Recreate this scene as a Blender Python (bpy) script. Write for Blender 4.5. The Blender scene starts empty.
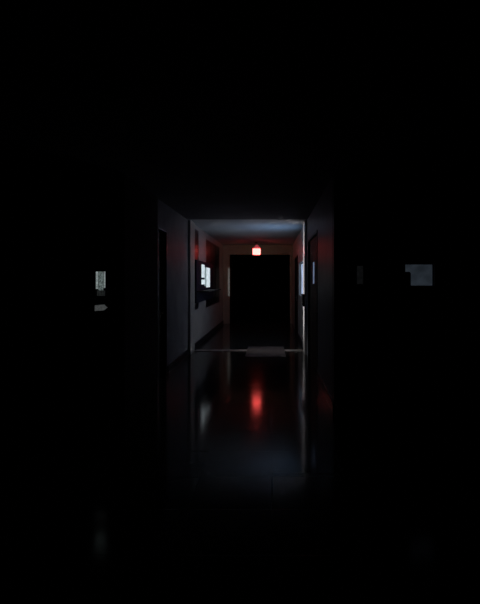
import bpy, bmesh, math
C = bpy.context.scene.collection
F = 500.0; VX, VY, EYE = 272.0, 280.0, 1.65
def X(px, y): return (px-VX)*y/F
def Z(py, y): return EYE-(py-VY)*y/F

# ---------------------------------------------------------------- materials
def mat(name, col, rough=.5, metal=0, emit=None, strength=0, spec=.5, coat=0):
    m = bpy.data.materials.new(name); m.use_nodes = True
    b = m.node_tree.nodes['Principled BSDF']
    b.inputs['Base Color'].default_value = (*col, 1); b.inputs['Roughness'].default_value = rough
    b.inputs['Metallic'].default_value = metal; b.inputs['Specular IOR Level'].default_value = spec
    b.inputs['Coat Weight'].default_value = coat
    if emit:
        b.inputs['Emission Color'].default_value = (*emit, 1); b.inputs['Emission Strength'].default_value = strength
    return m
def vary(m, c1, c2, scale, r1=None, r2=None, bump=0, stretch=(1,1,1)):
    nt = m.node_tree; b = nt.nodes['Principled BSDF']
    tc = nt.nodes.new('ShaderNodeTexCoord'); mp = nt.nodes.new('ShaderNodeMapping'); mp.inputs['Scale'].default_value = stretch
    n = nt.nodes.new('ShaderNodeTexNoise'); n.inputs['Scale'].default_value = scale; n.inputs['Detail'].default_value = 6
    r = nt.nodes.new('ShaderNodeValToRGB'); r.color_ramp.elements[0].color = (*c1, 1); r.color_ramp.elements[1].color = (*c2, 1)
    r.color_ramp.elements[0].position = .35; r.color_ramp.elements[1].position = .65
    L = nt.links.new; L(tc.outputs['Object'], mp.inputs[0]); L(mp.outputs[0], n.inputs['Vector']); L(n.outputs[0], r.inputs[0]); L(r.outputs[0], b.inputs['Base Color'])
    if r1 is not None:
        g = nt.nodes.new('ShaderNodeMapRange'); g.inputs['To Min'].default_value = r1; g.inputs['To Max'].default_value = r2
        L(n.outputs[0], g.inputs[0]); L(g.outputs[0], b.inputs['Roughness'])
    if bump:
        bp = nt.nodes.new('ShaderNodeBump'); bp.inputs['Strength'].default_value = bump; bp.inputs['Distance'].default_value = .004
        L(n.outputs[0], bp.inputs['Height']); L(bp.outputs[0], b.inputs['Normal'])
    return m
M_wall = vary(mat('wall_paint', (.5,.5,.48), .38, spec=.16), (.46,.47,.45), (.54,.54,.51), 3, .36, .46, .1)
M_walln = vary(mat('wall_paint_shaded', (.25,.26,.29), .4, spec=.03), (.2,.21,.24), (.28,.29,.32), 3, .36, .46, .1)  # wall paint darkened to carry the shade outside the portal
M_wallp = vary(mat('wall_paint_half_shaded', (.38,.4,.46), .4, spec=.2), (.34,.36,.42), (.42,.44,.5), 3, .36, .46, .1)  # wall paint partly darkened: lighter shade painted on the near right wall
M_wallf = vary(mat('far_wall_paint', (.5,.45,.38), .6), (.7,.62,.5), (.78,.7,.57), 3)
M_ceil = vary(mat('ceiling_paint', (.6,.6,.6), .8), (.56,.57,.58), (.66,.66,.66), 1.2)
M_trim = mat('glossy_trim_paint', (.7,.7,.7), .25)
M_door = vary(mat('door_varnish', (.03,.02,.016), .6, spec=.15), (.025,.017,.013), (.045,.03,.022), 5, stretch=(8,8,.6))
M_frame = mat('dark_frame_metal', (.03,.032,.04), .35, .3)
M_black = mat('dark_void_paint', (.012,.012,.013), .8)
M_steel = mat('brushed_steel', (.55,.55,.55), .3, 1)
M_navy = mat('navy_enamel', (.012,.015,.035), .6, spec=.2)
M_rail = mat('worn_threshold', (.22,.21,.2), .6)
M_wallshade = vary(mat('wall_deep_shade', (.03,.028,.03), .9, spec=.03), (.03,.027,.028), (.045,.042,.045), 6, stretch=(1,6,1))  # near-black wall tone: deep shade painted on the near left wall
M_ceiln = vary(mat('ceiling_paint_shaded', (.16,.16,.18), .9, spec=.1), (.14,.14,.155), (.18,.18,.2), 1.2)  # ceiling paint darkened for the light fading before the portal
M_glassd = mat('dark_night_glass', (.004,.005,.009), .3, spec=.15)
M_plastic = mat('black_plastic', (.015,.015,.017), .4)
M_mat = vary(mat('ribbed_mat', (.12,.11,.11), .8), (.035,.03,.03), (.07,.06,.06), 30, bump=.5)
M_paper = mat('grey_paper', (.45,.45,.47), .6)

def floor_mat():
    m = mat('polished_floor_tile', (.04,.04,.04), .15, spec=.12); nt = m.node_tree; b = nt.nodes['Principled BSDF']; L = nt.links.new
    tc = nt.nodes.new('ShaderNodeTexCoord'); br = nt.nodes.new('ShaderNodeTexBrick')
    br.offset = 0; br.squash = 1; br.inputs['Scale'].default_value = 1; br.inputs['Brick Width'].default_value = .6; br.inputs['Row Height'].default_value = .6
    br.inputs['Mortar Size'].default_value = .006; br.inputs['Mortar'].default_value = (.02,.02,.02,1)
    br.inputs['Color1'].default_value = (.028,.027,.026,1); br.inputs['Color2'].default_value = (.045,.044,.042,1)
    n = nt.nodes.new('ShaderNodeTexNoise'); n.inputs['Scale'].default_value = 4; n.inputs['Detail'].default_value = 8
    mr = nt.nodes.new('ShaderNodeMapRange'); mr.inputs['To Min'].default_value = .075; mr.inputs['To Max'].default_value = .145
    L(tc.outputs['Object'], br.inputs['Vector']); L(tc.outputs['Object'], n.inputs['Vector'])
    L(br.outputs['Color'], b.inputs['Base Color']); L(n.outputs[0], mr.inputs[0]); L(mr.outputs[0], b.inputs['Roughness'])
    bp = nt.nodes.new('ShaderNodeBump'); bp.inputs['Strength'].default_value = .25; bp.inputs['Distance'].default_value = .001
    L(br.outputs['Fac'], bp.inputs['Height']); bp.invert = True; L(bp.outputs[0], b.inputs['Normal'])
    return m
M_floor = floor_mat()
def glow(name, col, strength, lo=1.0, scale=20, stretch=(1,1,1)):
    m = mat(name, (.3,.3,.3), .2, emit=col, strength=strength)
    if lo < 1:
        nt = m.node_tree; b = nt.nodes['Principled BSDF']; L = nt.links.new
        tc = nt.nodes.new('ShaderNodeTexCoord'); mp = nt.nodes.new('ShaderNodeMapping'); mp.inputs['Scale'].default_value = stretch
        n = nt.nodes.new('ShaderNodeTexNoise'); n.inputs['Scale'].default_value = scale; n.inputs['Detail'].default_value = 3
        g = nt.nodes.new('ShaderNodeMapRange'); g.inputs['From Min'].default_value = .35; g.inputs['From Max'].default_value = .65
        g.inputs['To Min'].default_value = lo*strength; g.inputs['To Max'].default_value = strength
        L(tc.outputs['Object'], mp.inputs[0]); L(mp.outputs[0], n.inputs[0]); L(n.outputs[0], g.inputs[0]); L(g.outputs[0], b.inputs['Emission Strength'])
    return m
G_red = glow('red_lamp_glow', (1, .090, .080), 9.6)
G_cap = glow('red_translucent_cap', (1, .12, .16), .35)
G_glare = glow('glass_glare_white', (.80, .93, 1), .95, .6, 9)  # glow standing in for glare on the case glass
G_glare_dim = glow('glass_glare_grey', (.60, .80, .85), .42, .5, 9)  # weaker glow for the dimmer part of that glare
G_win = glow('night_window_blue', (.55, .70, 1), 1.0, .35, 2.2)
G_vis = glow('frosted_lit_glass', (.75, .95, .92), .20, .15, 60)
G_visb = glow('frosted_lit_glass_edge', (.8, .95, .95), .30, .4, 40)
G_visd = glow('dim_lower_glow', (.8, .85, .85), .07, .6, 50)
G_hatch = glow('dim_hatch_glass', (.60, .77, 1), .034, .55, 7)
G_strip = glow('door_strip_glass', (.5, .64, 1), .3, .4, 9)

# ---------------------------------------------------------------- mesh helpers
def box(bm, x0, x1, y0, y1, z0, z1, bev=0):
    r = bmesh.ops.create_cube(bm, size=1)
    for v in r['verts']:
        v.co.x = (x0+x1)/2+v.co.x*(x1-x0); v.co.y = (y0+y1)/2+v.co.y*(y1-y0); v.co.z = (z0+z1)/2+v.co.z*(z1-z0)
    if bev:
        es = list({e for v in r['verts'] for e in v.link_edges})
        bmesh.ops.bevel(bm, geom=es, offset=bev, segments=2, affect='EDGES', profile=.5)
def tube(bm, a, b, r, n=12):
    from mathutils import Vector
    a, b = Vector(a), Vector(b); d = b-a
    m = d.to_track_quat('Z', 'Y').to_matrix().to_4x4(); m.translation = (a+b)/2
    bmesh.ops.create_cone(bm, cap_ends=True, segments=n, radius1=r, radius2=r, depth=d.length, matrix=m)
def obj(name, bm, m, parent=None, kind=None, label=None, cat=None, group=None):
    me = bpy.data.meshes.new(name); bmesh.ops.recalc_face_normals(bm, faces=bm.faces); bm.to_mesh(me); bm.free()
    me.materials.append(m); o = bpy.data.objects.new(name, me); C.objects.link(o)
    if parent: o.parent = parent
    if kind: o['kind'] = kind
    if label: o['label'] = label
    if cat: o['category'] = cat
    if group: o['group'] = group
    return o
def bx(name, m, dims, parent=None, bev=0, **k):
    bm = bmesh.new(); box(bm, *dims, bev=bev); return obj(name, bm, m, parent, **k)
def empty(name, loc, label, cat, group=None, kind=None):
    o = bpy.data.objects.new(name, None); C.objects.link(o); o['label'] = label
    if cat: o['category'] = cat
    if group: o['group'] = group
    return o
def wall(name, m, axis, p0, p1, u0, u1, z0, z1, holes=()):
    """Slab between p0,p1 across its thickness, running u0..u1, with rectangular openings (ua,ub,za,zb)."""
    us = sorted({u0,u1,*[h[0] for h in holes],*[h[1] for h in holes]}); zs = sorted({z0,z1,*[h[2] for h in holes],*[h[3] for h in holes]})
    def solid(i, j):
        if not (0 <= i < len(us)-1 and 0 <= j < len(zs)-1): return False
        u, z = (us[i]+us[i+1])/2, (zs[j]+zs[j+1])/2
        return not any(h[0] < u < h[1] and h[2] < z < h[3] for h in holes)
    bm = bmesh.new()
    def V(p, u, z): return bm.verts.new((p, u, z) if axis == 'x' else (u, p, z))
    def q(*c): bm.faces.new([V(*k) for k in c])
    for i in range(len(us)-1):
        for j in range(len(zs)-1):
            if not solid(i, j): continue
            a, b, c, d = us[i], us[i+1], zs[j], zs[j+1]
            for p in (p0, p1): q((p,a,c),(p,b,c),(p,b,d),(p,a,d))
            if not solid(i-1, j): q((p0,a,c),(p1,a,c),(p1,a,d),(p0,a,d))
            if not solid(i+1, j): q((p0,b,c),(p1,b,c),(p1,b,d),(p0,b,d))
            if not solid(i, j-1): q((p0,a,c),(p1,a,c),(p1,b,c),(p0,b,c))
            if not solid(i, j+1): q((p0,a,d),(p1,a,d),(p1,b,d),(p0,b,d))
    bmesh.ops.remove_doubles(bm, verts=bm.verts, dist=1e-5)
    return obj(name, bm, m, kind='structure')
S = dict(kind='structure')

# ---------------------------------------------------------------- room shell
H = 2.97; MY = 6.2; PY0, PY1 = 11.0, 11.6; FY = 18.9; END = 27.0
LX, RX = -1.85, .77
bx('floor', M_floor, (-5.4, 5.2, -2.4, END+.2, -.12, 0), **S)
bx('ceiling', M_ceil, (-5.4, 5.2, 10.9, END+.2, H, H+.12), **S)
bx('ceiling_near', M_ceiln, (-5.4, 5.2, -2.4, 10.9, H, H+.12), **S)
bx('wall_shade_sheet', M_wallshade, (LX, LX+.02, MY+.0, 8.0, 0, H), **S)  # added sheet of shade colour over the near left wall
# side walls of the corridor, with openings
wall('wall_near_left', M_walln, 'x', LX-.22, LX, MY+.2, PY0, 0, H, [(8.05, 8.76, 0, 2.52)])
wall('wall_left', M_wall, 'x', LX-.22, LX, PY0, FY, 0, H, [(11.66, 12.6, .92, 2.88), (14.0, 17.6, .86, 2.80)])
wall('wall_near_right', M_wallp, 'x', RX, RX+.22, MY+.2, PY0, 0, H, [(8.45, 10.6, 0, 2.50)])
wall('wall_right', M_wall, 'x', RX, RX+.22, PY0, FY, 0, H, [(11.68, 14.2, 1.22, 2.12), (14.8, 16.7, 0, 2.40)])
# lobby walls: front walls either side of the corridor mouth, outer walls, back wall
VL0, VL1, VZ0, VZ1 = X(94, MY), X(104, MY), Z(311.5, MY), Z(271.5, MY)
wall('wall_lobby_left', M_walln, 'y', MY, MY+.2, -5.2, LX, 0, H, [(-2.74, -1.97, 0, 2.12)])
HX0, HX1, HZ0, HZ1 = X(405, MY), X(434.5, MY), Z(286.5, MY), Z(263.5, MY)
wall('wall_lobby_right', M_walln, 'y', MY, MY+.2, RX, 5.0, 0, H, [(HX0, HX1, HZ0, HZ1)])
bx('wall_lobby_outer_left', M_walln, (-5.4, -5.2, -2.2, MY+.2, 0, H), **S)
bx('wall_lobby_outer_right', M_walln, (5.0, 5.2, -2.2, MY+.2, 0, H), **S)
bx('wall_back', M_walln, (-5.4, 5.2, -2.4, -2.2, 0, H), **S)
# far wall with the wide doorway and the dark passage beyond it
FX0, FX1, FZ = X(229.5, FY), X(290, FY), Z(254.5, FY)
wall('wall_far', M_wallf, 'y', FY, FY+.2, LX-.22, RX+.22, 0, H, [(FX0, FX1, 0, FZ)])
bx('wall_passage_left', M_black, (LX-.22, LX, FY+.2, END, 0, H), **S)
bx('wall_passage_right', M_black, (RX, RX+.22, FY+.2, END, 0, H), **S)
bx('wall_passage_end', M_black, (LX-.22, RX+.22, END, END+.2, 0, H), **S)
# portal: shallow pilasters and a lintel
bx('trim_1', M_wall, (LX, X(190.6, PY0), PY0, PY1, 0, H), bev=.006, **S)
bx('trim_3', M_rail, (X(190.6, PY0), .722, 11.55, 11.84, 0, .008), bev=.003, **S)
bx('trim_2', M_trim, (.722, RX, PY0, PY1, 0, H), bev=.006, **S)
# skirtings
bx('baseboard_left', M_frame, (LX, LX+.018, PY1, FY, 0, .13), **S)
bx('baseboard_right', M_frame, (RX-.018, RX, PY1, 14.72, 0, .10), **S)
bx('baseboard_near_left', M_frame, (LX, LX+.018, 8.84, PY0, 0, .13), **S)
bx('baseboard_near_right', M_frame, (RX-.018, RX, MY, 8.37, 0, .13), **S)

# ---------------------------------------------------------------- doors (setting)
def lever(parent, x, y, z, side, dy):
    bm = bmesh.new(); box(bm, *sorted((x, x+side*.012)), y-.025, y+.025, z-.09, z+.09, bev=.003)
    tube(bm, (x, y, z+.03), (x+side*.06, y, z+.03), .01); tube(bm, (x+side*.055, y, z+.03), (x+side*.055, y+dy*.13, z+.03), .009)
    obj('door_handle', bm, M_steel, parent)
def side_door(name, wx, side, y0, y1, top, inset, strip=None, hy=1):
    """side=+1: the wall is the left one, its room face looks to +x."""
    xa = wx-side*inset; xb = wx-side*(inset+.05)
    lo, hi = sorted((xa, xb))
    g = .045
    holes = [strip] if strip else []
    d = wall(name, M_door, 'x', lo, hi, y0+g, y1-g, .008, top-g, holes)
    fa, fb = sorted((wx+side*.012, wx-side*.20))
    bm = bmesh.new()
    box(bm, fa, fb, y0, y0+g-.003, 0, top); box(bm, fa, fb, y1-g+.003, y1, 0, top); box(bm, fa, fb, y0+g-.003, y1-g+.003, top-g+.003, top)
    obj('door_frame', bm, M_frame, d)
    if strip:
        c = (lo+hi)/2
        bx('vision_glass', G_strip, (c-.006, c+.006, *strip), d)
    lever(d, xa, (y1-.14) if hy > 0 else (y0+.14), 1.05, side, -hy)
    return d
side_door('door_1', LX, 1, 8.05, 8.76, 2.52, .08)
side_door('door_2', RX, -1, 8.45, 10.6, 2.50, .03, (9.45, 10.0, 1.58, 2.0), hy=-1)
side_door('door_3', RX, -1, 14.8, 16.7, 2.40, .05)
# open leaf of the far doorway, seen edge-on, its latch plate glowing in place of caught light
d4 = bx('door_4', M_door, (FX0+.005, FX0+.05, FY+.03, FY+.95, .01, FZ-.04), **S)
bx('edge_glint', glow('far_edge_glint', (.95,.9,.85), .10, .6, 12), (X(227.3, FY)+.03, X(228.7, FY)+.035, FY-.03, FY+.03, Z(296, FY), Z(268, FY)), d4, bev=.004, label='thin pale glowing strip for the light caught by the edge plate')
# door in the lobby wall with the narrow glazed slot
d5 = wall('door_5', M_door, 'y', MY+.05, MY+.10, -2.70, -2.01, .008, 2.08, [(VL0, VL1, VZ0, VZ1)])
bm = bmesh.new(); box(bm, -2.74, -2.705, MY-.012, MY+.19, 0, 2.12); box(bm, -2.005, -1.97, MY-.012, MY+.19, 0, 2.12); box(bm, -2.705, -2.005, MY-.012, MY+.19, 2.085, 2.12)
obj('door_frame', bm, M_frame, d5)
yv = MY+.07
za = Z(290.5, MY); zb = Z(304.5, MY); w = VL1-VL0
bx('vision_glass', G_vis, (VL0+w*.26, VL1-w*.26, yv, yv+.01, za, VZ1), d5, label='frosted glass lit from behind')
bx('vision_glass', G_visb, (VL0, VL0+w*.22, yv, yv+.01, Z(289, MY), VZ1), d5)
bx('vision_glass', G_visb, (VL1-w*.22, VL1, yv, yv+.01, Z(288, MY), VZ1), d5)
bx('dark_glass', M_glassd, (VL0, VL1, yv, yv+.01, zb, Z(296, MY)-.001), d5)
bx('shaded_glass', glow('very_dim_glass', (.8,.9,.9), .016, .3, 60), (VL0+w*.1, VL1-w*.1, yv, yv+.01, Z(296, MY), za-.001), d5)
bm = bmesh.new()
pts = [(93.6,305.5),(102.5,304.8),(106.2,307.8),(102.5,310.5),(93.6,311.2)]
f1 = [bm.verts.new((X(a,MY), yv-.03, Z(b,MY))) for a,b in pts]; f2 = [bm.verts.new((X(a,MY), yv-.005, Z(b,MY))) for a,b in pts]
bm.faces.new(f1); bm.faces.new(f2)
for i in range(5): bm.faces.new((f1[i], f1[(i+1)%5], f2[(i+1)%5], f2[i]))
obj('lower_glow', bm, G_visd, d5, label='small lower part of the slot, the light on it put in as glow')  # glow in place of light falling on this piece
bm = bmesh.new()
for fx in (.24, .76): box(bm, VL0+w*fx-.0015, VL0+w*fx+.0015, yv-.004, yv, za, VZ1)
obj('glazing_bar', bm, M_frame, d5)
lv = bmesh.new(); tube(lv, (-2.08, MY+.05, 1.02), (-2.08, MY-.01, 1.02), .01); tube(lv, (-2.08, MY-.005, 1.02), (-2.2, MY-.005, 1.02), .009); obj('door_handle', lv, M_plastic, d5)

# ---------------------------------------------------------------- windows (setting)
def side_window(name, xs, y0, y1, z0, z1, pane, nm, fw=.05, depth=.06, into=1, inset=.05):
    """xs = x of the room face; into = direction of the outside."""
    a, b = sorted((xs+into*inset, xs+into*(inset+depth)))
    bm = bmesh.new()
    box(bm, a, b, y0, y0+fw, z0, z1); box(bm, a, b, y1-fw, y1, z0, z1); box(bm, a, b, y0+fw, y1-fw, z0, z0+fw); box(bm, a, b, y0+fw, y1-fw, z1-fw, z1)
    for k in range(1, nm):
        y = y0+(y1-y0)*k/nm; box(bm, a, b, y-fw*.4, y+fw*.4, z0+fw, z1-fw)
    o = obj(name, bm, M_frame, **S)
    c = (a+b)/2
    bx('pane', pane, (c-.004, c+.004, y0+fw, y1-fw, z0+fw, z1-fw), o)
    s0, s1 = sorted((xs-into*.012, xs+into*.2))
    bx('window_sill', M_wall, (s0, s1, y0-.0, y1+.0, z0-.0, z0+.015), o)
    return o
side_window('window_1', LX, 11.66, 12.6, .92, 2.88, M_glassd, 1, into=-1, inset=0, depth=.02)
side_window('window_2', LX, 14.0, 17.6, .86, 2.80, M_glassd, 3, into=-1, inset=0, depth=.02)
side_window('window_3', RX, 11.68, 14.2, 1.22, 2.12, G_win, 1, fw=.03, depth=.03)
# hatch window in the right lobby wall
bm = bmesh.new(); f = .012
for d_ in ((HX0-.0, HX1+.0, HZ1-f, HZ1), (HX0, HX1, HZ0, HZ0+f), (HX0, HX0+f, HZ0+f, HZ1-f), (HX1-f, HX1, HZ0+f, HZ1-f)):
    box(bm, d_[0], d_[1], MY+.03, MY+.08, d_[2], d_[3])
w4 = obj('window_4', bm, M_navy, **S)
bx('pane', G_hatch, (HX0+f, HX1-f, MY+.05, MY+.056, HZ0+f, HZ1-f), w4)

# ---------------------------------------------------------------- red hanging lamp
LY = 17.5
lamp = empty('hanging_lamp', None, 'small glowing red emergency lamp hung from the ceiling before the far doorway', 'lamp')
lx, lz0, lz1 = X(256.6, LY), Z(254.8, LY), Z(248.6, LY)
w0, w1 = X(252.4, LY), X(260.8, LY)
def frustum(bm, cx, cy, z0, z1, a0, b0, a1, b1):
    lo = [bm.verts.new((cx+s*a0, cy+t*b0, z0)) for s,t in ((-1,-1),(1,-1),(1,1),(-1,1))]
    hi = [bm.verts.new((cx+s*a1, cy+t*b1, z1)) for s,t in ((-1,-1),(1,-1),(1,1),(-1,1))]
    bm.faces.new(lo); bm.faces.new(hi)
    for i in range(4): bm.faces.new((lo[i], lo[(i+1)%4], hi[(i+1)%4], hi[i]))
hw = (w1-w0)/2
bm = bmesh.new(); frustum(bm, lx, LY, lz0, lz1, hw*.93, .035, hw*.93, .035)
bmesh.ops.bevel(bm, geom=list(bm.edges), offset=.018, segments=3, affect='EDGES'); obj('lamp_lens', bm, G_red, lamp, label='glowing lens')
bm = bmesh.new(); frustum(bm, lx, LY+.055, lz0-.01, lz1+.01, hw*1.0, .018, hw*1.0, .018); obj('back_plate', bm, M_plastic, lamp)
bm = bmesh.new(); frustum(bm, lx, LY-.01, lz1+.0005, lz1+.008, hw*1.25, .3, hw*1.25, .3); obj('light_baffle', bm, M_plastic, lamp)  # added plate keeping the red light off the ceiling
bm = bmesh.new(); frustum(bm, lx+.01, LY+.01, lz1+.0085, Z(244.8, LY), hw*.8, .03, hw*.22, .02); obj('lamp_cap', bm, G_cap, lamp, label='dim red translucent cap')
bm = bmesh.new(); tube(bm, (lx, LY+.01, Z(244.8, LY)), (lx-.02, LY+.01, H-.015), .008); obj('hanger_rod', bm, M_steel, lamp)
bm = bmesh.new(); tube(bm, (lx-.02, LY+.01, H-.02), (lx-.02, LY+.01, H), .05, 20); obj('ceiling_rose', bm, M_plastic, lamp)

# ---------------------------------------------------------------- notice case on the left wall, glass glare put in as glow
disp = empty('notice_case', None, 'dark notice case on the left corridor wall, glass glare painted as glowing sheets', 'display')
cx0, cx1 = LX+.002, LX+.07
dy0, dy1, dz0, dz1 = 11.8, 15.2, 1.10, 2.13
bm = bmesh.new(); box(bm, cx0, cx1, dy0, dy1, dz0, dz1, bev=.01); obj('case', bm, M_navy, disp)
bx('baffle', M_black, (cx1, cx1+.28, 11.85, 14.75, 1.36, 1.385), disp, bev=.004, label='added dark projecting ledge under the glare sheets')  # added shelf keeping the sheets' glow out of the floor reflection
def on(py, y): return Z(py, y)
def sheet(y0, y1, pt, pb, m, name='glare_sheet', lab=None):
    yc = (y0+y1)/2
    bx(name, m, (cx1, cx1+.012, y0, y1, Z(pb, yc), Z(pt, yc)), disp, bev=.003, **({'label': lab} if lab else {}))
YL = lambda px: (cx1+.01)*F/(px-VX)
sheet(YL(201.9), YL(204.6), 264.6, 277.6, G_glare)
sheet(YL(201.8), YL(205.0), 279.6, 284.4, G_glare)
sheet(YL(204.8), YL(206.3), 267.5, 286.0, G_glare_dim, lab='greyer sheet of dimmer painted glare')
sheet(YL(206.5), YL(209.9), 267.8, 287.2, G_glare)

# ---------------------------------------------------------------- smaller things
bm = bmesh.new(); box(bm, X(248, 12.2), X(284, 12.2), EYE*F/77.2, EYE*F/67, 0, .014, bev=.004)
obj('floor_mat', bm, M_mat, label='flat grey mat on the corridor floor beyond the lit entrance', cat='mat')
cb = empty('call_box', None, 'dark wall box on the bright edge of the right corridor pilaster', 'box')
bm = bmesh.new(); box(bm, .672, .724, 11.05, 11.45, Z(306, 11.2), Z(294, 11.2), bev=.008); obj('housing', bm, M_plastic, cb)
bm = bmesh.new(); tube(bm, (.672, 11.25, 1.22), (.664, 11.25, 1.22), .03, 16); obj('push_button', bm, M_frame, cb)
obj_ = bx('glowing_notice', glow('faint_notice_glow', (.9,.95,1), .0042, .6, 20), (X(357, MY), X(363, MY), MY-.006, MY, Z(284, MY), Z(266, MY)), label='very faint narrow notice, its dim light put in as glow, on the dark wall just right of the corridor', cat='panel')  # glow stands in for faint light on a notice
# rounded dark box in front of the lower left of the hatch
bm = bmesh.new(); box(bm, X(398, MY-.1), X(410.5, MY-.1), MY-.14, MY, Z(295, MY-.1), Z(271.8, MY-.1), bev=.022)
obj('rounded_box', bm, M_plastic, label='dark rounded box on the wall covering the lower left window corner', cat='box')

# ---------------------------------------------------------------- light
def area(name, loc, rot, sx, sy, power, col, spread=180):
    l = bpy.data.lights.new(name, 'AREA'); l.shape = 'RECTANGLE'; l.size = sx; l.size_y = sy; l.energy = power; l.color = col; l.spread = math.radians(spread)
    o = bpy.data.objects.new(name, l); o.location = loc; o.rotation_euler = rot; C.objects.link(o); return o
# night light entering by the right window, thrown up on the ceiling
area('window_light', (RX-.03, 12.45, 1.75), (0, math.radians(90+62), 0), .7, 1.0, 2.5, (.30,.56,1), 84)
# added fill lamps by the dark left window, brightening the right pilaster and the floor
area('pilaster_fill', (-1.77, 11.5, 1.6), (0, math.radians(-90), 0), 2.4, .25, 4.5, (1,.93,.95), 18)
area('floor_fill', (-1.70, 11.62, .95), (0, math.radians(-65), 0), .3, .2, .7, (1,.95,.9), 45)
# warm spill of the hanging lamp on the wall behind it
l = bpy.data.lights.new('lamp_spill', 'POINT'); l.energy = .9; l.color = (1,.55,.36); l.shadow_soft_size = .05
o = bpy.data.objects.new('lamp_spill', l); o.location = (lx, LY+.12, 2.66); C.objects.link(o)

w = bpy.data.worlds.new('World'); bpy.context.scene.world = w; w.use_nodes = True
w.node_tree.nodes['Background'].inputs[0].default_value = (.2,.3,.5,1); w.node_tree.nodes['Background'].inputs[1].default_value = .001

cam = bpy.data.cameras.new('Camera'); co = bpy.data.objects.new('Camera', cam); C.objects.link(co)
co.location = (0, 0, EYE); co.rotation_euler = (math.radians(90), 0, 0)
cam.sensor_fit = 'VERTICAL'; cam.sensor_height = 36; cam.lens = F/604*36
cam.shift_x = -(VX-240)/604; cam.shift_y = -(302-VY)/604; cam.clip_end = 100
sc = bpy.context.scene; sc.camera = co
sc.view_settings.view_transform = 'Standard'; sc.view_settings.look = 'None'; sc.view_settings.exposure = 0; sc.view_settings.gamma = 1
